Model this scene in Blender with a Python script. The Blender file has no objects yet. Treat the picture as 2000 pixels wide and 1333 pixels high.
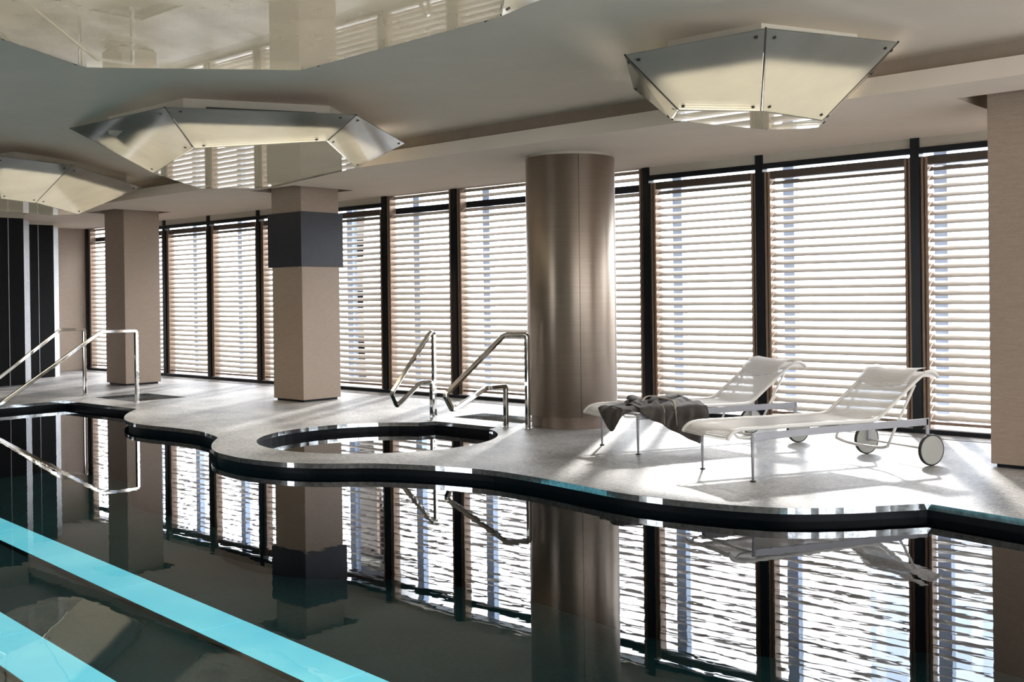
import bpy, bmesh, math, random
from mathutils import Vector, Matrix, noise
random.seed(7)
S = bpy.context.scene
COL = S.collection

# ------------------------------------------------------------------ camera, world, sun, exposure
YAW, PITCH, ROLL = 0.8302485, 0.0031575, 0.0127127
F0 = Vector((-math.cos(YAW), math.sin(YAW), 0)); R0 = Vector((math.sin(YAW), math.cos(YAW), 0)); U0 = Vector((0, 0, 1))
Fw = F0*math.cos(PITCH) - U0*math.sin(PITCH); Up = U0*math.cos(PITCH) + F0*math.sin(PITCH)
Rt = R0*math.cos(ROLL) - Up*math.sin(ROLL); Up2 = Up*math.cos(ROLL) + R0*math.sin(ROLL)
cd = bpy.data.cameras.new('camera'); cam = bpy.data.objects.new('camera', cd); COL.objects.link(cam)
M = Matrix((( Rt.x, Up2.x, -Fw.x, 0), (Rt.y, Up2.y, -Fw.y, 0), (Rt.z, Up2.z, -Fw.z, 1.4), (0, 0, 0, 1)))
cam.matrix_world = M
cd.sensor_width = 36; cd.lens = 2110.13*36/2000; cd.shift_y = -0.0398; cd.clip_end = 2000
S.camera = cam

W = bpy.data.worlds.new('sky'); S.world = W; W.use_nodes = True
bg = W.node_tree.nodes['Background']; bg.inputs[0].default_value = (0.96, 0.98, 1.0, 1); bg.inputs[1].default_value = 4.6

sd = bpy.data.lights.new('sun', 'SUN'); sd.energy = 2.4; sd.angle = math.radians(2.8); sd.color = (1.0, 0.95, 0.88)
sun = bpy.data.objects.new('sun', sd); COL.objects.link(sun)
EL = math.radians(28)
travel = Vector((0.487*math.cos(EL), -0.873*math.cos(EL), -math.sin(EL)))
sun.rotation_euler = travel.to_track_quat('-Z', 'Y').to_euler()
sun.location = (-10, 20, 12)

pd = bpy.data.lights.new('sky_portal', 'AREA'); pd.shape = 'RECTANGLE'; pd.size = 26; pd.size_y = 2.9
pd.cycles.is_portal = True
po = bpy.data.objects.new('sky_portal', pd); COL.objects.link(po)
pd2 = pd.copy(); pd2.size = 15; pd2.size_y = 2.4; po2 = bpy.data.objects.new('sky_portal_right', pd2); COL.objects.link(po2)  # portal for the openings added in the right wall
po2.location = (4.9, 4.0, 1.57); po2.rotation_euler = (math.radians(90), 0, math.radians(90))
po.location = (-9.5, 11.5, 1.47); po.rotation_euler = (math.radians(-90), 0, 0)

S.view_settings.view_transform = 'Standard'; S.view_settings.look = 'None'
S.view_settings.exposure = 0.84; S.view_settings.gamma = 1; S.view_settings.use_curve_mapping = False
S.cycles.max_bounces = 10; S.cycles.diffuse_bounces = 5; S.cycles.glossy_bounces = 5
S.cycles.transparent_max_bounces = 16; S.cycles.transmission_bounces = 6
S.cycles.caustics_reflective = False; S.cycles.caustics_refractive = False
S.cycles.sample_clamp_indirect = 6.0

# ------------------------------------------------------------------ materials
def newmat(name):
    m = bpy.data.materials.new(name); m.use_nodes = True
    return m, m.node_tree.nodes, m.node_tree.links, m.node_tree.nodes['Principled BSDF']
def coords(N, L, scale, kind='Object', rot=(0, 0, 0)):
    tc = N.new('ShaderNodeTexCoord'); mp = N.new('ShaderNodeMapping'); mp.inputs['Scale'].default_value = scale
    mp.inputs['Rotation'].default_value = rot
    L.new(tc.outputs[kind], mp.inputs[0]); return mp.outputs[0]
def ntex(N, L, vec, scale, detail=4, rough=.6):
    n = N.new('ShaderNodeTexNoise'); n.inputs['Scale'].default_value = scale; n.inputs['Detail'].default_value = detail
    n.inputs['Roughness'].default_value = rough; L.new(vec, n.inputs['Vector']); return n.outputs[0]
def ramp(N, L, fac, stops):
    r = N.new('ShaderNodeValToRGB'); e = r.color_ramp.elements
    while len(e) < len(stops): e.new(.5)
    for k, (p, c) in enumerate(stops):
        e[k].position = p; e[k].color = (*c, 1)
    L.new(fac, r.inputs[0]); return r.outputs[0]
def bumpy(N, L, b, h, strength=.3, dist=.01):
    n = N.new('ShaderNodeBump'); n.inputs['Strength'].default_value = strength; n.inputs['Distance'].default_value = dist
    L.new(h, n.inputs['Height']); L.new(n.outputs[0], b.inputs['Normal']); return n
def plain(name, col, rough=.5, metal=0.0, nscale=8, vary=.08, bump=0.0, scale=(1, 1, 1), spec=.5):
    m, N, L, b = newmat(name)
    v = coords(N, L, scale); f = ntex(N, L, v, nscale)
    lo = tuple(c*(1-vary) for c in col); hi = tuple(min(1, c*(1+vary)) for c in col)
    L.new(ramp(N, L, f, [(.3, lo), (.7, hi)]), b.inputs['Base Color'])
    b.inputs['Roughness'].default_value = rough; b.inputs['Metallic'].default_value = metal
    b.inputs['Specular IOR Level'].default_value = spec
    if bump: bumpy(N, L, b, f, bump, .005)
    return m

# stone deck
def stone(name, lo, mid, hi, rough):
    m, N, L, b = newmat(name)
    v = coords(N, L, (1, 1, 1))
    f1 = ntex(N, L, v, 1.3, 6, .65); f2 = ntex(N, L, v, 26, 5, .75); f3 = ntex(N, L, v, 110, 3, .8)
    mx = N.new('ShaderNodeMix'); mx.inputs[0].default_value = .55; L.new(f1, mx.inputs[2]); L.new(f2, mx.inputs[3])
    my = N.new('ShaderNodeMix'); my.inputs[0].default_value = .45; L.new(mx.outputs[0], my.inputs[2]); L.new(f3, my.inputs[3])
    c = ramp(N, L, my.outputs[0], [(.43, lo), (.5, mid), (.57, hi)])
    L.new(c, b.inputs['Base Color']); b.inputs['Roughness'].default_value = rough
    bumpy(N, L, b, my.outputs[0], .5, .004)
    return m
m_stone = stone('flamed_granite', (.09, .087, .085), (.31, .30, .295), (.54, .525, .515), .5)
m_pooldark = stone('dark_pool_stone', (.005, .024, .034), (.016, .060, .078), (.040, .105, .125), .5)
m_darkwall = plain('black_basalt', (.004, .005, .008), .45, vary=.3, spec=.15)
m_niche = stone('niche_stone', (.22, .21, .20), (.32, .31, .30), (.42, .41, .40), .4)
m_polish = plain('polished_stone_edge', (.50, .53, .55), .07, .9, 30, .3)
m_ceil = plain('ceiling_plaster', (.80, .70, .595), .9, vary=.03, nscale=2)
m_plaster_shade = plain('shade_toned_plaster', (.36, .30, .24), .9, vary=.05)  # shade of the ceiling riser and pillar recesses put into a browner plaster
m_wall = plain('wall_plaster', (.42, .37, .32), .8, vary=.05)
m_pelmet = plain('pelmet_paint', (.52, .48, .40), .8, vary=.03)
m_black = plain('black_anodised_aluminium', (.006, .008, .012), .3, .0, 20, .2, spec=.25)
m_bronze = plain('bronze_channel', (.30, .21, .15), .4, .25, 20, .12)
m_head = plain('dark_bronze_head_box', (.085, .062, .05), .45, .2, 20, .12)
m_slat = plain('champagne_louvre_metal', (.455, .405, .35), .5, .0, 12, .05, spec=.3)
m_sill = plain('white_sill_stone', (.78, .78, .80), .5, vary=.05)
m_white = plain('white_powder_coat', (.74, .72, .69), .35, vary=.03)
m_silver_shade = plain('silver_and_shaded_white_coat', (.36, .365, .40), .35, .1, vary=.04)  # on lounger rails and legs, shade put into white paint; elsewhere plain silver
m_tyre = plain('black_rubber', (.02, .02, .022), .6, vary=.2)
m_disc = plain('pale_wheel_disc', (.40, .40, .365), .5, vary=.04)
m_bolt = plain('dark_steel_bolt', (.05, .05, .045), .3, .8, vary=.2)
m_chrome = plain('polished_stainless_steel', (.78, .77, .74), .06, 1.0, 40, .04)
m_band = plain('charcoal_panel', (.020, .023, .033), .45, vary=.12)
m_dark = plain('dark_speckled_panel', (.008, .0085, .009), .6, .0, 60, .5, spec=.15)
m_lit_end = stone('window_lit_end_tone', (.38, .38, .40), (.5, .5, .52), (.62, .62, .64), .3)  # window light on the dark panel ends, put into a pale colour
m_grey_fin = plain('pale_blue_glazing_fin', (.42, .54, .76), .4, vary=.04)
m_brass = plain('brass_trim', (.5, .42, .28), .35, .8, vary=.1)
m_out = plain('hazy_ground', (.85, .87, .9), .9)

# woven cladding on the square pillars
def cladding(name, lo, hi):
    m, N, L, b = newmat(name)
    v = coords(N, L, (7, 7, 160)); f = ntex(N, L, v, 1.6, 5, .7)
    v2 = coords(N, L, (40, 40, 40)); f2 = ntex(N, L, v2, 3.0, 3, .7)
    mx = N.new('ShaderNodeMix'); mx.inputs[0].default_value = .35; L.new(f, mx.inputs[2]); L.new(f2, mx.inputs[3])
    L.new(ramp(N, L, mx.outputs[0], [(.35, lo), (.65, hi)]), b.inputs['Base Color'])
    b.inputs['Roughness'].default_value = .5; b.inputs['Specular IOR Level'].default_value = .4
    bumpy(N, L, b, mx.outputs[0], .35, .003); return m
m_clad = cladding('woven_bronze_cladding', (.31, .235, .18), (.44, .345, .27))
m_grain = cladding('grained_wall_panelling', (.28, .215, .165), (.42, .33, .26))

# brushed bronze of the round column
m_brush, N, L, b = newmat('brushed_bronze_sheet')
v = coords(N, L, (1.2, 1.2, 300)); f = ntex(N, L, v, 1.5, 5, .7)
L.new(ramp(N, L, f, [(.3, (.37, .305, .25)), (.7, (.52, .435, .36))]), b.inputs['Base Color'])
b.inputs['Metallic'].default_value = 1; b.inputs['Roughness'].default_value = .40
b.inputs['Anisotropic'].default_value = .9
tg = N.new('ShaderNodeTangent'); tg.direction_type = 'RADIAL'; tg.axis = 'Z'; L.new(tg.outputs[0], b.inputs['Tangent'])
b.inputs['Anisotropic Rotation'].default_value = .25
bumpy(N, L, b, f, .12, .002)

m_plinth = plain('dull_bronze_plinth', (.22, .165, .13), .4, .5, 30, .1)
# water : fresnel mirror over a tinted clear body
def watermat(name, tint, waves):
    m, N, L, b = newmat(name); N.remove(b); out = N['Material Output']
    tr = N.new('ShaderNodeBsdfTransparent'); tr.inputs[0].default_value = (*tint, 1)
    gl = N.new('ShaderNodeBsdfGlossy'); gl.inputs['Roughness'].default_value = 0.0; gl.inputs[0].default_value = (.97, .98, 1, 1)
    fr = N.new('ShaderNodeFresnel'); fr.inputs[0].default_value = 1.34
    mx = N.new('ShaderNodeMixShader'); L.new(fr.outputs[0], mx.inputs[0]); L.new(tr.outputs[0], mx.inputs[1]); L.new(gl.outputs[0], mx.inputs[2])
    L.new(mx.outputs[0], out.inputs[0])
    v = coords(N, L, (1.0, 1.0, 1), rot=(0, 0, .8)); a = ntex(N, L, v, 2.6, 2, .45)
    v2 = coords(N, L, (.7, 1.6, 1), rot=(0, 0, -.74)); a2 = ntex(N, L, v2, 6.5, 2, .5)
    ad = N.new('ShaderNodeMath'); ad.operation = 'ADD'; L.new(a, ad.inputs[0]); L.new(a2, ad.inputs[1])
    bp = N.new('ShaderNodeBump'); bp.inputs['Strength'].default_value = 1; bp.inputs['Distance'].default_value = waves
    L.new(ad.outputs[0], bp.inputs['Height'])
    L.new(bp.outputs[0], gl.inputs['Normal']); L.new(bp.outputs[0], fr.inputs['Normal'])
    return m
m_water = watermat('pool_water', (.62, .84, .86), .00022)
m_water2 = watermat('still_water', (.7, .8, .8), .0001)

# glass
def glassmat(name, tint, refl=1.5):
    m, N, L, b = newmat(name); N.remove(b); out = N['Material Output']
    tr = N.new('ShaderNodeBsdfTransparent'); tr.inputs[0].default_value = (*tint, 1)
    gl = N.new('ShaderNodeBsdfGlossy'); gl.inputs['Roughness'].default_value = 0.0
    fr = N.new('ShaderNodeFresnel'); fr.inputs[0].default_value = refl
    mx = N.new('ShaderNodeMixShader'); L.new(fr.outputs[0], mx.inputs[0]); L.new(tr.outputs[0], mx.inputs[1]); L.new(gl.outputs[0], mx.inputs[2])
    L.new(mx.outputs[0], out.inputs[0]); return m
m_pane = glassmat('window_glass', (.96, .98, 1.0), 1.3)
# frosted lantern glass : part clear, part diffusing, mirror sheen, sand-blasted wavy streaks
def lantern_glass(name, clear, streaks, ior):
    m, N, L, b = newmat(name); N.remove(b); out = N['Material Output']
    tr = N.new('ShaderNodeBsdfTransparent'); tr.inputs[0].default_value = (.94, .94, .89, 1)
    df = N.new('ShaderNodeBsdfDiffuse'); df.inputs[0].default_value = (.66, .68, .62, 1)
    tl = N.new('ShaderNodeBsdfTranslucent'); tl.inputs[0].default_value = (.82, .79, .70, 1)
    a = N.new('ShaderNodeMixShader'); a.inputs[0].default_value = .6; L.new(df.outputs[0], a.inputs[1]); L.new(tl.outputs[0], a.inputs[2])
    v = coords(N, L, (1, 1, 1)); n1 = ntex(N, L, v, 1.8, 5, .6)
    f = ramp(N, L, n1, [(.3, (clear-.05,)*3), (.7, (min(1, clear+.05),)*3)])
    c = N.new('ShaderNodeMixShader'); L.new(f, c.inputs[0]); L.new(a.outputs[0], c.inputs[1]); L.new(tr.outputs[0], c.inputs[2])
    gl = N.new('ShaderNodeBsdfGlossy'); gl.inputs['Roughness'].default_value = .015 if not streaks else .08
    fr = N.new('ShaderNodeFresnel'); fr.inputs[0].default_value = ior
    mx = N.new('ShaderNodeMixShader'); L.new(fr.outputs[0], mx.inputs[0]); L.new(c.outputs[0], mx.inputs[1]); L.new(gl.outputs[0], mx.inputs[2])
    L.new(mx.outputs[0], out.inputs[0])
    if not streaks: return m
    bp = N.new('ShaderNodeBump'); bp.inputs['Strength'].default_value = .35; bp.inputs['Distance'].default_value = .0012 if streaks else .0003
    n2 = ntex(N, L, v, 3.5 if streaks else 1.2, 2, .5); L.new(n2, bp.inputs['Height']); L.new(bp.outputs[0], gl.inputs['Normal'])
    return m
m_frost = lantern_glass('frosted_lantern_glass', .44, True, 1.3)
m_flat = lantern_glass('clear_lantern_glass', .62, False, 1.45)
m_glow, N, L, b = newmat('lantern_diffuser'); b.inputs['Base Color'].default_value = (.80, .76, .68, 1); b.inputs['Roughness'].default_value = .7
v = coords(N, L, (1, 1, 1)); f = ntex(N, L, v, 1.1, 2)
L.new(ramp(N, L, f, [(.3, (.88, .78, .65)), (.7, (.94, .87, .75))]), b.inputs['Emission Color']); b.inputs['Emission Strength'].default_value = 3.0
m_strip, N, L, b = newmat('glowing_lane_glass'); b.inputs['Base Color'].default_value = (.1, .35, .4, 1)
v = coords(N, L, (1, 1, 1)); f = ntex(N, L, v, .9, 3)
L.new(ramp(N, L, f, [(.3, (.16, .62, .78)), (.7, (.32, .80, .88))]), b.inputs['Emission Color']); b.inputs['Emission Strength'].default_value = .62
# open mesh sling
m_sling, N, L, b = newmat('white_mesh_sling'); N.remove(b); out = N['Material Output']
df = N.new('ShaderNodeBsdfDiffuse'); df.inputs[0].default_value = (.84, .83, .82, 1)
tl = N.new('ShaderNodeBsdfTranslucent'); tl.inputs[0].default_value = (.85, .82, .80, 1)
tr = N.new('ShaderNodeBsdfTransparent')
a = N.new('ShaderNodeMixShader'); a.inputs[0].default_value = .4; L.new(df.outputs[0], a.inputs[1]); L.new(tl.outputs[0], a.inputs[2])
wv = N.new('ShaderNodeTexWave'); wv.inputs['Scale'].default_value = 28; wv.bands_direction = 'X'
L.new(coords(N, L, (1, 1, 1)), wv.inputs['Vector'])
cc = ramp(N, L, wv.outputs[1], [(.3, (.10,)*3), (.8, (.48,)*3)])
c = N.new('ShaderNodeMixShader'); L.new(cc, c.inputs[0]); L.new(a.outputs[0], c.inputs[1]); L.new(tr.outputs[0], c.inputs[2]); L.new(c.outputs[0], out.inputs[0])
# towelling
m_robe, N, L, b = newmat('grey_brown_towelling')
v = coords(N, L, (1, 1, 1)); f = ntex(N, L, v, 9, 3); g = ntex(N, L, v, 420, 2, .9)
L.new(ramp(N, L, f, [(.3, (.036, .029, .025)), (.7, (.068, .056, .049))]), b.inputs['Base Color'])
b.inputs['Roughness'].default_value = 1; b.inputs['Sheen Weight'].default_value = .2; bumpy(N, L, b, g, .6, .003)
m_robe2 = plain('light_robe_binding', (.30, .26, .22), .95, vary=.1, nscale=40)
# distant towers: pale, with window grid
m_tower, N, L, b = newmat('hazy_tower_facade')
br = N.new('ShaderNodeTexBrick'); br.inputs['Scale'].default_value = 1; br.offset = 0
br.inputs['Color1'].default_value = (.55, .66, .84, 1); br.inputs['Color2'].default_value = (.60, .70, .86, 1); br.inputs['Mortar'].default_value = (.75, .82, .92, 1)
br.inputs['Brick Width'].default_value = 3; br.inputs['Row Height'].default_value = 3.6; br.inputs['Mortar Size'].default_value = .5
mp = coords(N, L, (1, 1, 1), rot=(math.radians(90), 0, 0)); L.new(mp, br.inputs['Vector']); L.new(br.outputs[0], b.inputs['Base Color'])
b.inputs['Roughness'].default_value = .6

# ------------------------------------------------------------------ helpers
def link(name, bm, mat, parent=None, smooth=False, solid=0, bevel=0):
    me = bpy.data.meshes.new(name); bmesh.ops.recalc_face_normals(bm, faces=bm.faces[:]); bm.to_mesh(me); bm.free()
    if smooth:
        for p in me.polygons: p.use_smooth = True
    o = bpy.data.objects.new(name, me); COL.objects.link(o); me.materials.append(mat)
    if parent: o.parent = parent
    if solid:
        md = o.modifiers.new('thickness', 'SOLIDIFY'); md.thickness = solid; md.offset = 0
    if bevel:
        md = o.modifiers.new('edges', 'BEVEL'); md.width = bevel; md.segments = 2; md.limit_method = 'ANGLE'
    return o
def thing(name, label, cat, loc=(0, 0, 0), rz=0, group=None):
    o = bpy.data.objects.new(name, None); COL.objects.link(o); o.location = loc; o.rotation_euler = (0, 0, rz); o.empty_display_size = .1
    o['label'] = label; o['category'] = cat
    if group: o['group'] = group
    return o
def tag(o, label, cat, group=None):
    o['label'] = label; o['category'] = cat
    if group: o['group'] = group
    return o
def struct(o): o['kind'] = 'structure'; return o
def copy_tree(o, parent=None):
    c = o.copy(); COL.objects.link(c)
    if parent: c.parent = parent
    for ch in [x for x in bpy.data.objects if x.parent == o and x != c]: copy_tree(ch, c)
    return c
def BM(): return bmesh.new()
def box(bm, x0, x1, y0, y1, z0, z1):
    v = [bm.verts.new(p) for p in ((x0, y0, z0), (x1, y0, z0), (x1, y1, z0), (x0, y1, z0), (x0, y0, z1), (x1, y0, z1), (x1, y1, z1), (x0, y1, z1))]
    for f in ((0, 3, 2, 1), (4, 5, 6, 7), (0, 1, 5, 4), (1, 2, 6, 5), (2, 3, 7, 6), (3, 0, 4, 7)): bm.faces.new([v[i] for i in f])
    return bm
def boxo(name, x0, x1, y0, y1, z0, z1, mat, parent=None, bevel=0):
    return link(name, box(BM(), x0, x1, y0, y1, z0, z1), mat, parent, bevel=bevel)
def cyl(bm, c, r, h, n=48, axis='Z', r2=None, caps=True):
    r2 = r if r2 is None else r2; rings = []
    for k, rr in ((0, r), (1, r2)):
        ring = []
        for i in range(n):
            a = 2*math.pi*i/n; p = (rr*math.cos(a), rr*math.sin(a), h*k)
            if axis == 'X': p = (p[2], p[0], p[1])
            if axis == 'Y': p = (p[0], p[2], p[1])
            ring.append(bm.verts.new((c[0]+p[0], c[1]+p[1], c[2]+p[2])))
        rings.append(ring)
    for i in range(n): bm.faces.new((rings[0][i], rings[0][(i+1) % n], rings[1][(i+1) % n], rings[1][i]))
    if caps: bm.faces.new(rings[0][::-1]); bm.faces.new(rings[1])
    return bm
def rounded(pts, r, seg=5):
    pts = [Vector(p) for p in pts]; out = [pts[0]]
    for i in range(1, len(pts)-1):
        a, b_, c_ = pts[i-1], pts[i], pts[i+1]
        d1 = (a-b_); d2 = (c_-b_); k = min(r, d1.length*.45, d2.length*.45)
        p0 = b_+d1.normalized()*k; p1 = b_+d2.normalized()*k
        for s in range(seg+1):
            t = s/seg; out.append(p0*(1-t)**2 + b_*2*t*(1-t) + p1*t*t)
    out.append(pts[-1]); return out
def sweep(bm, path, section, up=Vector((0, 0, 1)), closed=False, fixed=None):
    """section: list of (a,b): a along side, b along binormal. fixed: constant side vector for planar bars"""
    path = [Vector(p) for p in path]; rings = []; n = len(path); prev = None
    for i, p in enumerate(path):
        t = (path[min(i+1, n-1)]-path[max(i-1, 0)]).normalized()
        if fixed is not None: side = Vector(fixed); side = (side - t*side.dot(t)).normalized()
        else:
            if prev is None:
                ref = up if abs(t.dot(up)) < .95 else Vector((1, 0, 0)); side = t.cross(ref).normalized()
            else: side = (prev - t*prev.dot(t)).normalized()
            prev = side
        bi = side.cross(t)
        rings.append([bm.verts.new(p+side*a+bi*b_) for a, b_ in section])
    m = len(section)
    for i in range(n-1):
        for j in range(m): bm.faces.new((rings[i][j], rings[i][(j+1) % m], rings[i+1][(j+1) % m], rings[i+1][j]))
    bm.faces.new(rings[0][::-1]); bm.faces.new(rings[-1]); return bm
def circ(r, n=12): return [(r*math.cos(2*math.pi*i/n), r*math.sin(2*math.pi*i/n)) for i in range(n)]
def rect(w, h, c=.003):
    w /= 2; h /= 2; return [(-w+c, -h), (w-c, -h), (w, -h+c), (w, h-c), (w-c, h), (-w+c, h), (-w, h-c), (-w, -h+c)]
def fill(bm, loops, z):
    """planar polygon with holes at height z"""
    es = []
    for lp in loops:
        vs = [bm.verts.new((x, y, z)) for x, y in lp]
        for i in range(len(vs)): es.append(bm.edges.new((vs[i], vs[(i+1) % len(vs)])))
    bmesh.ops.triangle_fill(bm, use_beauty=True, use_dissolve=False, edges=es)
    return bm
def up_faces(o):
    me = o.data
    for p in me.polygons:
        if p.normal.z < 0: p.flip()
    return o
def ribbon(bm, lp, z0, z1, closed=True, off=0):
    a = [bm.verts.new((x, y, z0)) for x, y in lp]; b_ = [bm.verts.new((x, y, z1)) for x, y in lp]; n = len(lp)
    for i in range(n if closed else n-1): bm.faces.new((a[i], a[(i+1) % n], b_[(i+1) % n], b_[i]))
    return bm
def offset(lp, d):
    """offset a closed loop by d to the left of its direction"""
    n = len(lp); out = []
    for i in range(n):
        p, q, r = Vector(lp[i-1]), Vector(lp[i]), Vector(lp[(i+1) % n])
        t = ((q-p).normalized()+(r-q).normalized())
        t = t.normalized() if t.length > 1e-6 else (r-q).normalized()
        nrm = Vector((-t.y, t.x)); out.append((q.x+nrm.x*d, q.y+nrm.y*d))
    return out
def smoothline(pts, per=6):
    P = [Vector(p) for p in pts]; out = []
    for i in range(len(P)-1):
        p0 = P[max(i-1, 0)]; p1 = P[i]; p2 = P[i+1]; p3 = P[min(i+2, len(P)-1)]
        for s in range(per):
            t = s/per
            out.append(tuple(.5*((2*p1)+(p2-p0)*t+(2*p0-5*p1+4*p2-p3)*t*t+(3*p1-p0-3*p2+p3)*t**3)))
    out.append(tuple(P[-1])); return out

# ------------------------------------------------------------------ deck, pool, plunge pool
XL, XR, YB, YF = -21.66, 4.6, -3.6, 10.58
curve1 = smoothline([(-13.14, 7.09), (-12.80, 6.80), (-12.44, 6.55), (-12.03, 6.34), (-11.63, 6.23), (-11.30, 6.22), (-10.95, 6.26), (-10.48, 6.29), (-10.15, 6.25),
   (-9.80, 6.15), (-9.64, 6.08)], 5)
curve2 = smoothline([(-9.64, 6.08), (-9.54, 5.99), (-9.30, 5.80), (-9.03, 5.63), (-8.76, 5.51), (-8.49, 5.46), (-8.21, 5.44), (-7.83, 5.49), (-7.52, 5.61), (-7.31, 5.76),
   (-7.12, 5.93), (-6.85, 6.08), (-6.47, 6.22), (-6.03, 6.31), (-5.55, 6.29), (-5.11, 6.23), (-4.66, 6.16), (-4.32, 6.16), (-4.02, 6.20), (-3.73, 6.27),
   (-3.48, 6.37), (-3.28, 6.52), (-3.09, 6.72), (-2.93, 6.93), (-2.80, 7.10)], 5)
shore = [(-15.12, 7.05)] + curve1 + curve2[1:] + [(-2.15, 6.97), (-.6, 6.8), (2.9, 6.6)]
pool = [(-15.12, 1.2)] + shore + [(2.9, 1.2)]               # clockwise seen from above
spa = []
cx, cy, sr = -8.41, 7.17, 1.21
a0 = math.atan2(8.13-cy, -7.98-cx); a1 = math.atan2(8.10-cy, -8.90-cx)
NS = 56
for i in range(NS+1):
    a = a0 - (2*math.pi-(a1-a0))*i/NS; spa.append((cx+sr*math.cos(a), cy+sr*math.sin(a)))
spa += [(-8.92, 8.44), (-7.96, 8.44)]
foot1 = [(-15.25, 7.56), (-15.25, 8.40), (-14.12, 8.40), (-14.12, 7.56)]
foot2 = [(-9.06, 8.86), (-9.06, 9.38), (-7.98, 9.38), (-7.98, 8.86)]
bm = BM(); fill(bm, [[(XL-.4, YB), (XR, YB), (XR, 11.4), (XL-.4, 11.4)], pool, spa, foot1, foot2], 0)
floor = struct(link('floor', bm, m_stone))
bm = BM()
for lp in (pool, spa, foot1, foot2): ribbon(bm, lp, -.042, 0.0)
edge = struct(link('trim_1', bm, m_polish, smooth=False)); 
bm = BM()
ribbon(bm, offset(pool, .05), -1.02, -.042)
a_ = offset(pool, .05)
n = len(pool)
va = [bm.verts.new((*p, -.042)) for p in pool]; vb = [bm.verts.new((*p, -.042)) for p in a_]
for i in range(n): bm.faces.new((va[i], va[(i+1) % n], vb[(i+1) % n], vb[i]))
ribbon(bm, spa, -1.02, -.042)
struct(link('trim_2', bm, m_darkwall))
bm = BM(); box(bm, -15.4, 3.2, .9, 8.6, -1.06, -1.0)
poolbed = struct(link('pool_floor', bm, m_pooldark))
bm = BM()
for f_ in (foot1, foot2): ribbon(bm, f_, -.24, -.042)
fill(bm, [foot1], -.24); fill(bm, [foot2], -.24)
struct(link('trim_3', bm, m_niche))
# water surfaces
bm = BM(); fill(bm, [offset(pool, .045)], -.10); tag(up_faces(link('pool_water', bm, m_water)), 'dark still water filling the long swimming pool', 'water')['kind'] = 'stuff'
bm = BM(); fill(bm, [spa], -.10); tag(up_faces(link('plunge_pool_water', bm, m_water2)), 'still water in the round plunge pool', 'water')['kind'] = 'stuff'
bm = BM(); fill(bm, [foot1], -.09); tag(up_faces(link('foot_bath_water', bm, m_water2)), 'shallow water in the square foot bath before the far pillar', 'water')['kind'] = 'stuff'
bm = BM(); fill(bm, [foot2], -.13); tag(up_faces(link('foot_bath_water', bm, m_water2)), 'shallow water in the foot bath behind the plunge pool', 'water')['kind'] = 'stuff'
# lane light strips set in the pool floor
def lane(label, x0, y0, x1, y1, w):
    t = thing('lane_light', label, 'light', ((x0+x1)/2, (y0+y1)/2, -1.0), math.atan2(y1-y0, x1-x0), 'glowing lane lines in the pool floor')
    Lh = math.hypot(x1-x0, y1-y0)/2; bm = BM(); k = -Lh
    panes = 0
    while k < Lh-.01:
        e = min(k+1.55, Lh); box(bm, k, e-.012, -w/2, w/2, .0, .03); k = e
    link('glass_strip', bm, m_strip, t)
    for s in (-1, 1):
        bm = BM(); box(bm, -Lh, Lh, s*(w/2+.004)-.006, s*(w/2+.004)+.006, 0, .032); link('edge_trim', bm, m_bolt, t)
lane('glowing turquoise lane line crossing the pool floor, farther one', -14.6, 4.97, .5, 3.75, .38)
lane('glowing turquoise lane line in the near left corner of the pool', -12.5, 3.54, .5, 2.55, .42)

# ------------------------------------------------------------------ room shell
def holes(cx_, cy_): return [(cx_-.50, 8.66), (cx_-.50, 9.69), (cx_+.50, 9.69), (cx_+.50, 8.66)]
PILX = [-17.20, -12.33, -2.65]
bm = BM(); fill(bm, [[(XL-.4, 8.05), (XR, 8.05), (XR, 10.80), (XL-.4, 10.80)]] + [holes(x, 9.2) for x in PILX], 2.92)
ribbon(bm, [(XL-.4, 8.05), (XR, 8.05)], 2.92, 3.06, False)
v4 = [bm.verts.new(p) for p in ((XL-.4, 8.05, 3.06), (XR, 8.05, 3.06), (XR, 8.2, 3.06), (XL-.4, 8.2, 3.06))]; bm.faces.new(v4)
v4 = [bm.verts.new(p) for p in ((XL-.4, YB, 3.2), (XR, YB, 3.2), (XR, 10.9, 3.2), (XL-.4, 10.9, 3.2))]; bm.faces.new(v4)
struct(link('ceiling', bm, m_ceil))
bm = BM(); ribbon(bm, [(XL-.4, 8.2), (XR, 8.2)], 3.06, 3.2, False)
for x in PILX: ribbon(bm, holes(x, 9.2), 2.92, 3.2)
struct(link('trim_4', bm, m_plaster_shade))
boxo('trim_5', XL-.4, XR, 10.80, 10.92, 2.90, 3.6, m_black)['kind'] = 'structure'
struct(boxo('wall_left', XL-.2, XL, YB, 10.7, -1.1, 3.25, m_grain))
bm = BM(); box(bm, XL-.2, -10.3, YB-.2, YB, -1.1, 3.25); box(bm, -8.7, XR+.2, YB-.2, YB, -1.1, 3.25)
box(bm, -10.3, -8.7, YB-.2, YB, -1.1, 0); box(bm, -10.3, -8.7, YB-.2, YB, 2.6, 3.25)  # opening added out of view, for the bright streak on the round column
struct(link('wall_back', bm, m_wall))
bm = BM(); box(bm, XR, XR+.2, YB-.2, 11.5, -1.1, .4); box(bm, XR, XR+.2, YB-.2, 11.5, 2.75, 3.25)
for k in range(7): box(bm, XR, XR+.2, YB-.2+2.4*k, YB+.1+2.4*k, .4, 2.75)  # piers between openings added out of view to brighten the pillars' right faces
struct(link('wall_right', bm, m_wall))

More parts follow.
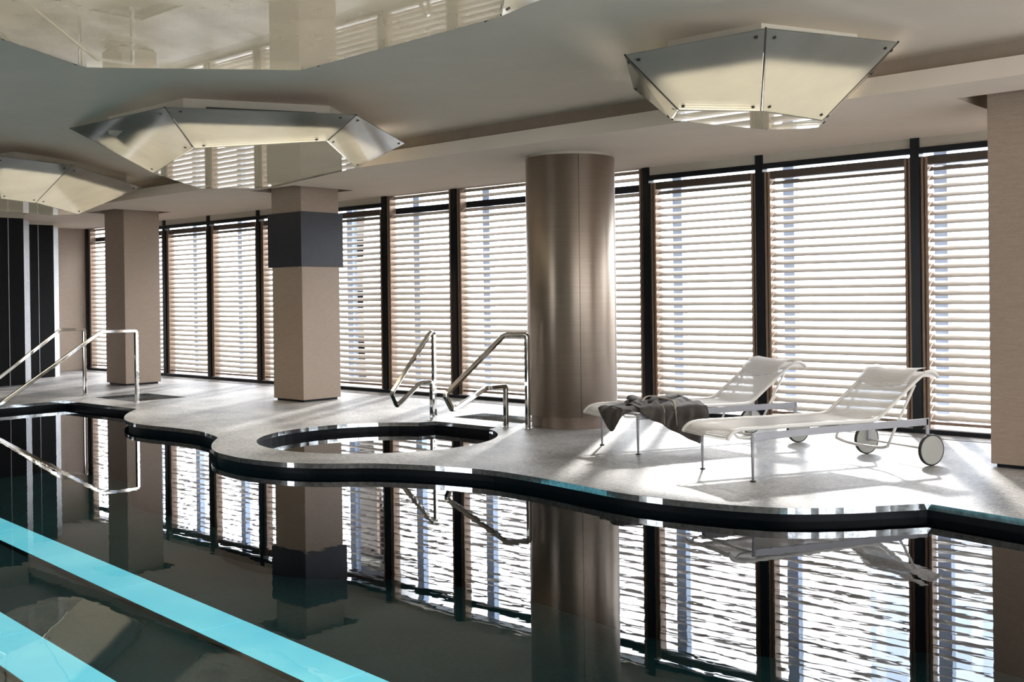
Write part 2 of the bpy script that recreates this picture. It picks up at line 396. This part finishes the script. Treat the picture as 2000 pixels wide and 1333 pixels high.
# ------------------------------------------------------------------ facade : mullions, transoms, panes, louvre blinds
ML = [-21.65, -20.11, -18.57, -17.05, -15.52, -13.90, -12.29, -10.81, -9.17, -7.54, -6.03, -4.305, -2.72, -1.14, .44, 2.02]
MW, MD = .09, .11
def slat_mesh(x0, x1, zs):
    bm = BM(); t = math.radians(31); d = .106
    prof = []
    for k in range(5):
        s = k/4; y = (s-.5)*d*math.cos(t); z = (s-.5)*d*math.sin(t) + .007*math.sin(math.pi*s); prof.append((y, z))
    prof2 = [(y, z-.0022) for y, z in prof]
    loop = prof + prof2[::-1]
    for zc in zs:
        vs = [[bm.verts.new((x, 10.675+y, zc+z)) for y, z in loop] for x in (x0, x1)]
        n = len(loop)
        for j in range(n): bm.faces.new((vs[0][j], vs[0][(j+1) % n], vs[1][(j+1) % n], vs[1][j]))
        bm.faces.new(vs[0]); bm.faces.new(vs[1][::-1])
    return bm
NW = 0
ordinal = ['behind the far left end wall corner', 'behind the far pillar', 'just right of the far pillar', 'second right of the far pillar', 'partly behind the banded pillar on its left',
   'just right of the banded pillar', 'behind the left pair of handrails', 'just left of the round column', 'mostly behind the round column, on its right side',
   'behind the towel draped lounger', 'widest in view, between the two lounger backrests', 'between the last mullion and the near right pillar']
for i in range(len(ML)-1):
    a, c = ML[i]+MW, ML[i+1]; pel = not (i in (0, 6, 7, 8))
    w = bpy.data.objects.new('window_%d' % (i+1), None); COL.objects.link(w); w.location = (a, 10.58, 0); w['kind'] = 'structure'
    def part(name, x0, x1, y0, y1, z0, z1, mat):
        return boxo(name, x0-a, x1-a, y0-10.58, y1-10.58, z0, z1, mat, w)
    part('mullion', a-MW, a, 10.58, 10.58+MD, 0, 2.925, m_black)
    part('sill', a, c, 10.60, 11.34, .028, .048, m_sill)
    part('base_bar', a, c, 10.58, 10.64, 0, .042, m_black)
    if pel:
        part('pelmet', a, c, 10.60, 10.74, 2.82, 2.925, m_pelmet); part('transom', a, c, 10.585, 10.64, 2.762, 2.822, m_black)
    else: part('transom', a, c, 10.73, 10.79, 2.65, 2.74, m_black)
    part('glazing_fin', a-MW-.02, a+.025, 11.24, 11.34, 0, 3.6, m_grey_fin)
    bm = BM(); v4 = [bm.verts.new(p) for p in ((.025, .71, .05), (c-a-.11, .71, .05), (c-a-.11, .71, 3.6), (.025, .71, 3.6))]; bm.faces.new(v4)
    link('pane', bm, m_pane, w)
    if i < 12:
        b_ = thing('louvre_blind', 'champagne metal louvre blind ' + ordinal[i], 'blind', (a, 0, 0), 0, 'louvre blinds along the window wall')
        g = .072
        for (x0, x1) in ((.004, g), (c-a-g, c-a-.004)):
            bm = BM(); ztop = 2.735 if pel else 2.915
            box(bm, x0, x0+.024, 10.61, 10.73, .05, ztop); box(bm, x1-.024, x1, 10.61, 10.73, .05, ztop); box(bm, x0+.024, x1-.024, 10.635, 10.73, .05, ztop)
            link('guide_rail', bm, m_bronze, b_)
        zs = [.165+.0875*k for k in range(29)]
        if not pel: zs += [2.80, 2.885]
        link('slats', slat_mesh(g+.004, c-a-g-.004, zs), m_slat, b_)
        bm = BM(); box(bm, g, c-a-g, 10.635, 10.72, .088, .118); link('bottom_rail', bm, m_bronze, b_)
        if pel: bm = BM(); box(bm, g, c-a-g, 10.625, 10.73, 2.655, 2.738); link('head_rail', bm, m_head, b_)
    elif True:
        zs = [.165+.0875*k for k in range(29)]
        o = link('louvres', slat_mesh(0, c-a, zs), m_slat, w); o.location = (0, -10.58, 0)
boxo('trim_6', 2.02, XR, 10.58, 11.4, 0, 3.2, m_wall)['kind'] = 'structure'
# linear drain grille in the floor along the glass
g = thing('floor_grille', 'grey linear slot grille set in the floor along the windows', 'grille', (-9.5, 10.36, 0))
for s in (-1, 1):
    bm = BM(); box(bm, -12, 12, s*.095-.006, s*.095+.006, .001, .006); link('frame', bm, m_silver_shade, g)
bm = BM()
for k in range(5): box(bm, -12, 12, -.075+.034*k, -.062+.034*k, .001, .005)
link('slats', bm, m_niche, g)

# ------------------------------------------------------------------ pillars and column
def pillar(x0, x1, y0, y1, label):
    t = thing('square_pillar', label, 'pillar', ((x0+x1)/2, (y0+y1)/2, 0), 0, 'square clad pillars')
    hx, hy = (x1-x0)/2, (y1-y0)/2
    boxo('cladding', -hx, hx, -hy, hy, .03, 3.2, m_clad, t, bevel=.004)
    boxo('plinth', -hx+.035, hx-.035, -hy+.035, hy-.035, 0, .03, m_black, t)
    return t
pillar(-17.54, -16.88, 8.92, 9.56, 'square bronze-clad pillar farthest away, behind the pool handrails')
p = pillar(-12.672, -11.99, 8.90, 9.54, 'square bronze-clad pillar with a charcoal band near its top')
boxo('charcoal_band', -.42, .352, -.335, .385, 1.85, 2.60, m_band, p, bevel=.005)
pillar(-2.989, -2.31, 8.88, 9.52, 'square bronze-clad pillar nearest the camera, cut off by the right edge')
cc_ = (-7.46, 9.12)
t = thing('round_column', 'round brushed bronze column beside the loungers', 'column', (*cc_, 0))
bm = BM(); cyl(bm, (0, 0, .125), .485, 2.765, 128); o = link('metal_sheath', bm, m_brush, t, smooth=True)
for pl in o.data.polygons:
    if len(pl.vertices) > 4: pl.use_smooth = False
bm = BM(); cyl(bm, (0, 0, 0), .448, .125, 96); link('plinth', bm, m_plinth, t)
bm = BM(); cyl(bm, (0, 0, 2.89), .455, .035, 96); link('ceiling_collar', bm, m_pelmet, t)
sa = math.radians(-40)
bm = BM(); cyl(bm, (.486*math.cos(sa), .486*math.sin(sa), .125), .0022, 2.765, 8); link('seam', bm, m_bolt, t)

# ------------------------------------------------------------------ dark wall panels at the far left end
def panel(x0, x1, y0, y1, z1, seams, label):
    t = thing('dark_wall_panel', label, 'wall panel', ((x0+x1)/2, (y0+y1)/2, 0))
    cx2, cy2 = (x0+x1)/2, (y0+y1)/2
    boxo('panel_body', x0-cx2, x1-cx2, y0-cy2, y1-cy2, 0, z1, m_dark, t)
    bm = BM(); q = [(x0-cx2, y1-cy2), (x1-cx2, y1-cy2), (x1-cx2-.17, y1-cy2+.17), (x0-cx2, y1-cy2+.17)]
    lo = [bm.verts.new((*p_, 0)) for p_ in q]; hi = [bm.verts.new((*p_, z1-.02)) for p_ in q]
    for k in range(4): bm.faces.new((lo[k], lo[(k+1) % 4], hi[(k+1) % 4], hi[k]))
    bm.faces.new(lo[::-1]); bm.faces.new(hi); link('lit_panel_end', bm, m_lit_end, t)['label'] = 'panel end with window light put into its pale colour'
    for s in seams: boxo('joint_strip', x1-cx2, x1-cx2+.006, s-cy2-.006, s-cy2+.006, 0, z1, m_silver_shade, t)['label'] = 'thin silver joint strip'
    boxo('top_cap', x0-cx2, x1-cx2+.01, y0-cy2, y1-cy2, z1, 3.2 if y1 < 8.1 else 2.92, m_pelmet, t)
panel(-19.6, -18.66, 4.4, 8.03, 2.85, [7.77, 6.6], 'tall dark panel nearer the pool at the left edge, thin joint line')
panel(-21.64, -20.13, 6.9, 9.22, 2.86, [8.93], 'tall dark panel between the nearer dark panel and the beige end wall')

# ------------------------------------------------------------------ handrails
def bar(name, pts, sec, parent, r=.03): 
    bm = BM(); sweep(bm, rounded(pts, r), sec); return link(name, bm, m_chrome, parent)
SQ = rect(.046, .046, .006)
def rail_thing(label, o, pts, group=None, base=()):
    t = thing('handrail', label, 'handrail', (*o, 0), 0, group)
    P = [(p[0]-o[0], p[1]-o[1], p[2]) for p in pts]
    bm = BM(); sweep(bm, rounded(P, .035), SQ); link('rail', bm, m_chrome, t)
    for b0 in base:
        bm = BM(); box(bm, b0[0]-o[0]-.035, b0[0]-o[0]+.035, b0[1]-o[1]-.035, b0[1]-o[1]+.035, 0, .008); link('floor_flange', bm, m_chrome, t)
    return t
G1 = 'looped handrails of the plunge pool'
rail_thing('looped chrome handrail beside the round column', (-7.6, 8.54),
   [(-7.6, 8.54, 0), (-7.6, 8.54, .995), (-7.78, 8.38, .995), (-7.82, 7.54, .42), (-7.82, 7.64, .262), (-7.86, 8.18, .445), (-7.88, 8.50, .445), (-7.88, 8.50, 0)],
   G1, [(-7.6, 8.54), (-7.88, 8.50)])
rail_thing('looped chrome handrail left of its twin, at the notch of the plunge pool', (-9.12, 8.62),
   [(-9.16, 8.66, 0), (-9.16, 8.66, .995), (-9.13, 8.58, .998), (-9.10, 7.95, .345), (-9.10, 8.03, .195), (-9.10, 8.38, .425), (-9.03, 8.50, .435), (-9.03, 8.50, 0)],
   G1, [(-9.03, 8.50)])
G2 = 'sloping handrails of the pool steps'
def pool_rail(x, y0, y1, y2, z2, label):
    t = thing('handrail', label, 'handrail', (x, y0, 0), 0, G2)
    k = (z2-.995)/(y2-y1); ye = y1 - .995/abs(k)*1.02
    bm = BM(); sweep(bm, rounded([(0, 0, 0), (0, 0, .995), (0, y1-y0, .998), (0, ye-y0, -.05)], .035), SQ); link('rail', bm, m_chrome, t)
    bm = BM(); box(bm, -.035, .035, -.035, .035, 0, .008); link('floor_flange', bm, m_chrome, t)
pool_rail(-14.0, 7.56, 7.05, 5.70, .150, 'sloping chrome handrail of the pool steps, nearer the banded pillar')
pool_rail(-15.68, 7.63, 7.27, 6.39, .375, 'sloping chrome handrail of the pool steps, nearer the dark wall panels')

# ------------------------------------------------------------------ loungers  (local x = length, -y = camera side)
PROF = [(-.200, .318), (-.185, .345), (-.150, .372), (-.10, .386), (.0, .392), (.35, .390), (.75, .388), (1.10, .384), (1.20, .392), (1.255, .418), (1.33, .472), (1.5, .597), (1.62, .684), (1.69, .727), (1.735, .745), (1.78, .745), (1.825, .725), (1.85, .700)]
SP = [(p[0], p[1]) for p in smoothline(PROF, 4)]
def make_lounger(label, loc, rz):
    t = thing('sun_lounger', label, 'sun lounger', loc, rz, 'white mesh sun loungers')
    bm = BM(); nv = 15; rows = []
    for k, (u, z) in enumerate(SP):
        row = []
        for j in range(nv):
            s = j/(nv-1)*2-1; sag = .020*(1-s*s)*(1 if 0 < u < 1.75 else .3)
            row.append(bm.verts.new((u, s*.298, z-sag)))
        rows.append(row)
    for k in range(len(rows)-1):
        for j in range(nv-1): bm.faces.new((rows[k][j], rows[k][j+1], rows[k+1][j+1], rows[k+1][j]))
    link('mesh_sling', bm, m_sling, t, smooth=True, solid=.002)
    # head pad: second layer of mesh with a sagging lower hem
    bm = BM(); rows = []
    for k in range(9):
        row = []
        for j in range(nv):
            s = j/(nv-1)*2-1; u = 1.75 - (k/8)*(.21+.035*(1-s*s)); z = .372+(u-1.2)*.745 if u < 1.66 else .715+(u-1.66)*.35
            puff = .018*math.sin(math.pi*k/8)
            row.append(bm.verts.new((u-.6*(.012+puff), s*.285, z+.035+puff-.015*(1-s*s))))
        rows.append(row)
    for k in range(8):
        for j in range(nv-1): bm.faces.new((rows[k][j], rows[k][j+1], rows[k+1][j+1], rows[k+1][j]))
    link('head_pad', bm, m_sling, t, smooth=True, solid=.004)
    for s in (-1, 1):
        bm = BM(); sweep(bm, [(u, s*.303, z) for u, z in SP], circ(.015, 10)); link('sling_tube', bm, m_white, t, smooth=True)
        bm = BM(); sweep(bm, rounded([(-.14, s*.303, .372), (-.115, s*.306, .335), (-.03, s*.325, .330), (.02, s*.335, .345)], .04), circ(.010, 8)); link('front_loop', bm, m_white, t, smooth=True)
        bm = BM()
        zs = [(0.0, .358), (.6, .372), (1.2, .376), (1.705, .378)]
        path = [(u, s*.335, z-.0275) for u, z in zs]; sweep(bm, path, rect(.012, .055, .002), fixed=(0, 1, 0)); link('side_rail', bm, m_silver_shade, t)
        bm = BM(); sweep(bm, [(1.70, s*.335, .378), (1.70, s*.335, .115)], rect(.012, .034, .002), fixed=(0, 1, 0)); link('axle_bracket', bm, m_silver_shade, t)
        bm = BM(); cyl(bm, (.0, s*.335, .012), .0085, .345, 16, r2=.0150); link('leg', bm, m_silver_shade, t, smooth=True)
        fm = BM(); cyl(fm, (.0, s*.335, 0), .021, .012, 20); link('foot', fm, m_bolt, [o for o in bpy.data.objects if o.parent == t and o.name.startswith('leg')][-1])
        wy = s*.372
        bm = BM(); cyl(bm, (1.70, wy-.013, .128), .120, .026, 56, 'Y'); wh = link('wheel', bm, m_disc, t)
        bm = BM(); n = 64
        sec = circ(.0085, 8)
        ringp = [[bm.verts.new((1.70+(.1195+a)*math.cos(2*math.pi*i/n), wy+b_*2.0, .128+(.1195+a)*math.sin(2*math.pi*i/n))) for a, b_ in sec] for i in range(n)]
        for i in range(n):
            for j in range(8): bm.faces.new((ringp[i][j], ringp[i][(j+1) % 8], ringp[(i+1) % n][(j+1) % 8], ringp[(i+1) % n][j]))
        link('tyre', bm, m_tyre, wh, smooth=True)
        bm = BM(); sweep(bm, [(1.60, s*.305, .650), (1.39, s*.315, .325), (1.315, s*.305, .175)], circ(.011, 10)); link('back_strut', bm, m_white, t, smooth=True)
    bm = BM(); cyl(bm, (1.70, -.36, .128), .0085, .72, 14, 'Y'); link('axle', bm, m_white, t, smooth=True)
    bm = BM(); sweep(bm, smoothline([(1.315, -.305, .175), (1.335, -.20, .150), (1.34, 0, .140), (1.335, .20, .150), (1.315, .305, .175)], 6), circ(.013, 12)); link('yoke_bar', bm, m_white, t, smooth=True)
    for u, z in ((.02, .345), (1.18, .350)):
        bm = BM(); cyl(bm, (u, -.33, z), .011, .66, 12, 'Y'); link('cross_tube', bm, m_white, t, smooth=True)
    return t
RZ = math.radians(65.8)
l0 = make_lounger('empty white mesh sun lounger nearest the pool edge', (-4.414, 7.263, 0), RZ)
l1 = copy_tree(l0); l1.location = (-5.898, 7.873, 0); l1['label'] = 'white mesh sun lounger with a grey robe thrown over its foot end'

# ------------------------------------------------------------------ robe over the far lounger (same local frame)
rb = thing('bath_robe', 'grey-brown towelling robe draped over the foot of the farther lounger', 'robe', (-5.898, 7.873, 0), RZ)
def interp(tab, u):
    if u <= tab[0][0]: return tab[0][1]
    for (a, b1), (c, d1) in zip(tab, tab[1:]):
        if u <= c: return b1+(d1-b1)*(u-a)/(c-a)
    return tab[-1][1]
HEM = [(-.17, .393), (-.06, .39), (.0, .378), (.05, .345), (.30, .215), (.48, .118), (.60, .060), (.63, .130), (.67, .20), (.70, .30), (.715, .37)]
BACK = [(-.17, .12), (-.1, .06), (.0, .05), (.10, -.02), (.16, -.16), (.3, -.20), (.5, -.16), (.66, -.12), (.715, -.05)]
def robe_sheet(u0, u1, hem, back, lift, out, nu=70, nt=46, amp=.016, seed=0.0):
    bm = BM(); rows = []
    for i in range(nu+1):
        u = u0+(u1-u0)*i/nu; hz = interp(hem, u); bk = interp(back, u); row = []
        top_len = .335-bk; hang = max(.0, .395-hz); tot = top_len+hang
        for j in range(nt+1):
            d = tot*j/nt
            fold = .5*math.sin(u*34+2.2*math.sin(d*9+seed)+seed)+.35*math.sin(u*61+d*12+1.3+seed)
            nz = noise.noise(Vector((u*7+seed, d*7, 1.7)))
            if d < top_len:
                v = bk+d; s = d/top_len
                ridge = .5+.5*math.sin(u*21+v*26+seed)
                z = .412+lift + (.030*ridge+.022*nz+.008*fold)*min(1, (1-s)*3+.25)*(1 if u > .05 else .4)
                edge = max(0, (s-.86)/.14); z -= .012*edge
                x = u + .012*nz
            else:
                h = d-top_len; k = min(1, h/.05)
                v = .335+out+.012*k+amp*k*(.6+fold)+.02*nz*k+.05*h
                z = .400+lift-h-.006*k; x = u + .03*nz*k
            row.append(bm.verts.new((x, -v, z)))
        rows.append(row)
    for i in range(nu):
        for j in range(nt): bm.faces.new((rows[i][j], rows[i][j+1], rows[i+1][j+1], rows[i+1][j]))
    return bm
link('body_cloth', robe_sheet(-.17, .715, HEM, BACK, 0, 0.012), m_robe, rb, smooth=True, solid=.007)
bm = BM(); rows = []
tipT = smoothline([(-.13, -.02, .412), (-.145, .10, .408), (-.165, .22, .404), (-.14, .30, .405), (-.11, .325, .405), (-.06, .335, .402)], 6)
tipB = smoothline([(-.222, .02, .385), (-.228, .10, .318), (-.232, .265, .212), (-.215, .345, .275), (-.165, .352, .350), (-.06, .350, .385)], 6)
for k in range(len(tipT)):
    a, c = Vector(tipT[k]), Vector(tipB[k]); mid = Vector((c.x, c.y, a.z)); row = []
    for j in range(15):
        q = j/14; p_ = a*(1-q)**2 + mid*2*q*(1-q) + c*q*q
        w_ = .010*math.sin(k*1.1+q*2)*q*(1-q)*4
        row.append(bm.verts.new((p_.x-w_, -(p_.y+w_), p_.z)))
    rows.append(row)
for k in range(len(rows)-1):
    for j in range(14): bm.faces.new((rows[k][j], rows[k][j+1], rows[k+1][j+1], rows[k+1][j]))
link('corner_cloth', bm, m_robe, rb, smooth=True, solid=.007)
HEM2 = [(.0, .372), (.10, .30), (.20, .255), (.235, .25)]; BACK2 = [(.0, .12), (.235, -.06)]
link('front_flap', robe_sheet(.0, .235, HEM2, BACK2, .012, .034, 24, 36, .008, 2.0), m_robe, rb, smooth=True, solid=.007)
def cloth_roll(name, pts, r, mat, n=14):
    bm = BM(); P = smoothline(pts, 6); path = [Vector(p) for p in P]; rings = []; prev = None
    for i, p in enumerate(path):
        tt = (path[min(i+1, len(path)-1)]-path[max(i-1, 0)]).normalized(); side = tt.cross(Vector((0, 0, 1))).normalized(); bi = side.cross(tt)
        e = min(1, .35+min(i, len(path)-1-i)/4)
        rings.append([bm.verts.new(p+(side*math.cos(2*math.pi*k/n)*1.5+bi*math.sin(2*math.pi*k/n)*.8)*r*e*(1+.28*noise.noise(Vector((i*.6, k*.9, r*50))))) for k in range(n)])
    for i in range(len(rings)-1):
        for k in range(n): bm.faces.new((rings[i][k], rings[i][(k+1) % n], rings[i+1][(k+1) % n], rings[i+1][k]))
    bm.faces.new(rings[0][::-1]); bm.faces.new(rings[-1])
    return link(name, bm, mat, rb, smooth=True)
cloth_roll('sleeve', [(.34, -.16, .452), (.45, -.06, .458), (.56, .04, .455), (.68, .14, .445), (.74, .10, .435)], .026, m_robe)
cloth_roll('sleeve', [(.10, -.08, .445), (.16, .02, .462), (.20, .12, .458), (.22, .20, .430)], .026, m_robe)
cloth_roll('collar', [(.20, -.20, .440), (.30, -.12, .468), (.36, .0, .462), (.34, .12, .445)], .020, m_robe)
cloth_roll('belt', [(.12, -.20, .450), (.24, -.10, .482), (.34, -.16, .470), (.40, -.26, .450), (.36, -.365, .41), (.365, -.372, .33), (.375, -.375, .225)], .0075, m_robe2, 8)['label'] = 'pale belt with its loose end hanging down'
cloth_roll('piping', [(.235, -.06, .44), (.235, -.25, .432), (.238, -.36, .415), (.240, -.386, .38), (.238, -.388, .31), (.236, -.392, .252)], .0035, m_robe2, 6)['label'] = 'pale seam edging'

# ------------------------------------------------------------------ glass lanterns
def lantern(label, bot, top, boxp, origin, slots=(), zc=3.2, inset=.88, rise=.80):
    t = thing('ceiling_lantern', label, 'ceiling light', (origin[0], origin[1], zc), 0, 'faceted glass ceiling lanterns')
    O = Vector((origin[0], origin[1], zc)); B = [Vector(p)-O for p in bot]; T = [Vector(p)-O for p in top]; n = len(B)
    cb = sum(B, Vector())/n; ct = sum(T, Vector())/n
    # mounting box
    bm = BM(); lo = [bm.verts.new((p[0]-O.x, p[1]-O.y, -.17)) for p in boxp]; hi = [bm.verts.new((p[0]-O.x, p[1]-O.y, 0)) for p in boxp]; m_ = len(boxp)
    for i in range(m_): bm.faces.new((lo[i], lo[(i+1) % m_], hi[(i+1) % m_], hi[i]))
    bm.faces.new(lo); bm.faces.new(hi[::-1]); link('mounting_box', bm, m_pelmet, t)
    for (i, f0, f1, dz, mt) in slots:
        p, q = Vector(boxp[i]), Vector(boxp[(i+1) % m_]); a, c = p.lerp(q, f0), p.lerp(q, f1)
        nn = Vector(((q-p).y, -(q-p).x)).normalized()
        if nn.dot(a-Vector((origin[0], origin[1]))) < 0: nn = -nn
        a = a+nn*.004; c = c+nn*.004
        bm = BM(); sweep(bm, [(a.x-O.x, a.y-O.y, dz), (c.x-O.x, c.y-O.y, dz)], rect(.012, .014, .001)); link('vent_slot', bm, mt, t)
    # diffuser inside
    bm = BM(); ins = []
    for k, (P, c, zz, sc) in enumerate(((B, cb, .035, inset), ([p.lerp(q_, rise) for p, q_ in zip(B, T)], cb.lerp(ct, rise), 0, inset-.04))):
        ins.append([bm.verts.new(c+(p-c)*sc+Vector((0, 0, zz))) for p in P])
    for i in range(n): bm.faces.new((ins[0][i], ins[0][(i+1) % n], ins[1][(i+1) % n], ins[1][i]))
    bm.faces.new(ins[0][::-1]); top_ring = [v_.co.copy() for v_ in ins[1]]; link('diffuser', bm, m_glow, t)
    bm = BM(); vs = [bm.verts.new(p) for p in top_ring]; bm.faces.new(vs); link('glow_stop_lid', bm, m_plaster_shade, t, solid=.012)  # opaque lid added to keep the diffuser glow off the ceiling
    # bottom pane
    bm = BM(); vs = [bm.verts.new(cb+(p-cb)*.995) for p in B]; bm.faces.new(vs)
    link('bottom_glass', bm, m_flat, t, solid=.010)
    # side panes with bolts
    for i in range(n):
        j = (i+1) % n; q = [B[i], B[j], T[j], T[i]]; c = sum(q, Vector())/4
        bm = BM(); vs = [bm.verts.new(p+(c-p).normalized()*.012) for p in q]
        bm.faces.new((vs[0], vs[1], vs[2])); bm.faces.new((vs[0], vs[2], vs[3]))
        pane = link('side_glass', bm, m_frost, t, solid=.010)
        nr = (q[1]-q[0]).cross(q[3]-q[0]).normalized()
        if nr.dot(c-(cb+ct)/2) < 0: nr = -nr
        for p in q:
            pos = p+(c-p)*.16+nr*.004
            rot = nr.to_track_quat('Z', 'Y').to_matrix().to_4x4(); rot.translation = pos
            bb = BM(); bmesh.ops.create_cone(bb, cap_ends=True, segments=14, radius1=.014, radius2=.011, depth=.02, matrix=rot)
            link('bolt', bb, m_bolt, pane)
    # seam strips between panes
    for i in range(n):
        bm = BM(); sweep(bm, [B[i]*1.0+Vector((0, 0, .004)), T[i]], rect(.010, .010, .001)); link('corner_strip', bm, m_bolt, t)
    return t
lantern('faceted glass lantern nearest the right, over the sun loungers',
  [(-4.253, 6.412, 2.70), (-3.868, 6.880, 2.70), (-3.751, 7.588, 2.70), (-3.936, 7.892, 2.70), (-4.257, 7.680, 2.70), (-4.521, 6.733, 2.70)],
  [(-4.106, 5.586, 2.936), (-3.345, 6.023, 3.05), (-3.02, 7.256, 3.114), (-3.50, 7.96, 3.10), (-4.45, 7.97, 3.10), (-5.224, 7.227, 3.10)],
  [(-4.334, 6.415), (-3.608, 6.438), (-3.29, 7.20), (-3.62, 7.78), (-4.35, 7.80), (-4.85, 7.15)], (-4.05, 7.15))
lantern('wide faceted glass lantern hanging before the banded pillar',
  [(-10.962, 6.152, 2.82), (-8.926, 5.418, 2.82), (-7.737, 6.038, 2.82), (-9.110, 7.500, 2.82), (-11.433, 8.020, 2.82), (-12.078, 7.422, 2.82)],
  [(-10.76, 5.118, 3.182), (-8.09, 4.648, 2.997), (-6.965, 5.742, 2.923), (-8.24, 7.426, 2.987), (-11.40, 7.95, 3.06), (-11.989, 6.934, 3.06)],
  [(-9.948, 5.112), (-8.606, 5.124), (-8.019, 6.294), (-8.80, 7.40), (-11.0, 7.60), (-11.3, 6.6)], (-9.9, 6.6), [(1, .15, .9, -.075, m_bolt)], inset=.93, rise=.88)
lantern('faceted glass lantern at the left edge above the dark panels',
  [(-13.47, 5.52, 2.68), (-13.77, 6.08, 2.68), (-15.16, 7.31, 2.68), (-15.56, 7.10, 2.68), (-15.28, 6.26, 2.68), (-14.45, 5.45, 2.68)],
  [(-11.789, 4.779, 2.975), (-12.245, 5.836, 3.00), (-14.398, 7.899, 3.046), (-15.6, 7.95, 3.05), (-16.1, 6.6, 3.08), (-13.6, 4.6, 3.02)],
  [(-13.0, 5.50), (-13.40, 6.45), (-14.2, 7.55), (-15.2, 7.6), (-15.8, 6.6), (-14.2, 5.25)], (-14.5, 6.5), [(0, .35, .96, -.06, m_brass), (1, .1, .95, -.09, m_brass)], inset=.93, rise=.88)
lantern('huge faceted glass lantern overhead at the upper left, closest to the camera',
  [(-6.019, 2.478, 2.85), (-6.416, 3.157, 2.85), (-5.564, 4.144, 2.85), (-3.789, 4.087, 2.85), (-2.95, 3.25, 2.85), (-3.6, 2.15, 2.85), (-5.0, 1.85, 2.85)],
  [(-6.35, 2.20, 3.08), (-6.90, 3.20, 3.08), (-5.75, 4.50, 3.08), (-3.70, 4.50, 3.05), (-2.45, 3.30, 3.08), (-3.35, 1.65, 3.08), (-5.15, 1.4, 3.08)],
  [(-5.9, 2.5), (-6.2, 3.2), (-5.4, 4.0), (-4.0, 3.95), (-3.1, 3.2), (-3.8, 2.3), (-5.0, 2.05)], (-4.7, 3.0), inset=.9)

# ------------------------------------------------------------------ outside: hazy ground and distant towers
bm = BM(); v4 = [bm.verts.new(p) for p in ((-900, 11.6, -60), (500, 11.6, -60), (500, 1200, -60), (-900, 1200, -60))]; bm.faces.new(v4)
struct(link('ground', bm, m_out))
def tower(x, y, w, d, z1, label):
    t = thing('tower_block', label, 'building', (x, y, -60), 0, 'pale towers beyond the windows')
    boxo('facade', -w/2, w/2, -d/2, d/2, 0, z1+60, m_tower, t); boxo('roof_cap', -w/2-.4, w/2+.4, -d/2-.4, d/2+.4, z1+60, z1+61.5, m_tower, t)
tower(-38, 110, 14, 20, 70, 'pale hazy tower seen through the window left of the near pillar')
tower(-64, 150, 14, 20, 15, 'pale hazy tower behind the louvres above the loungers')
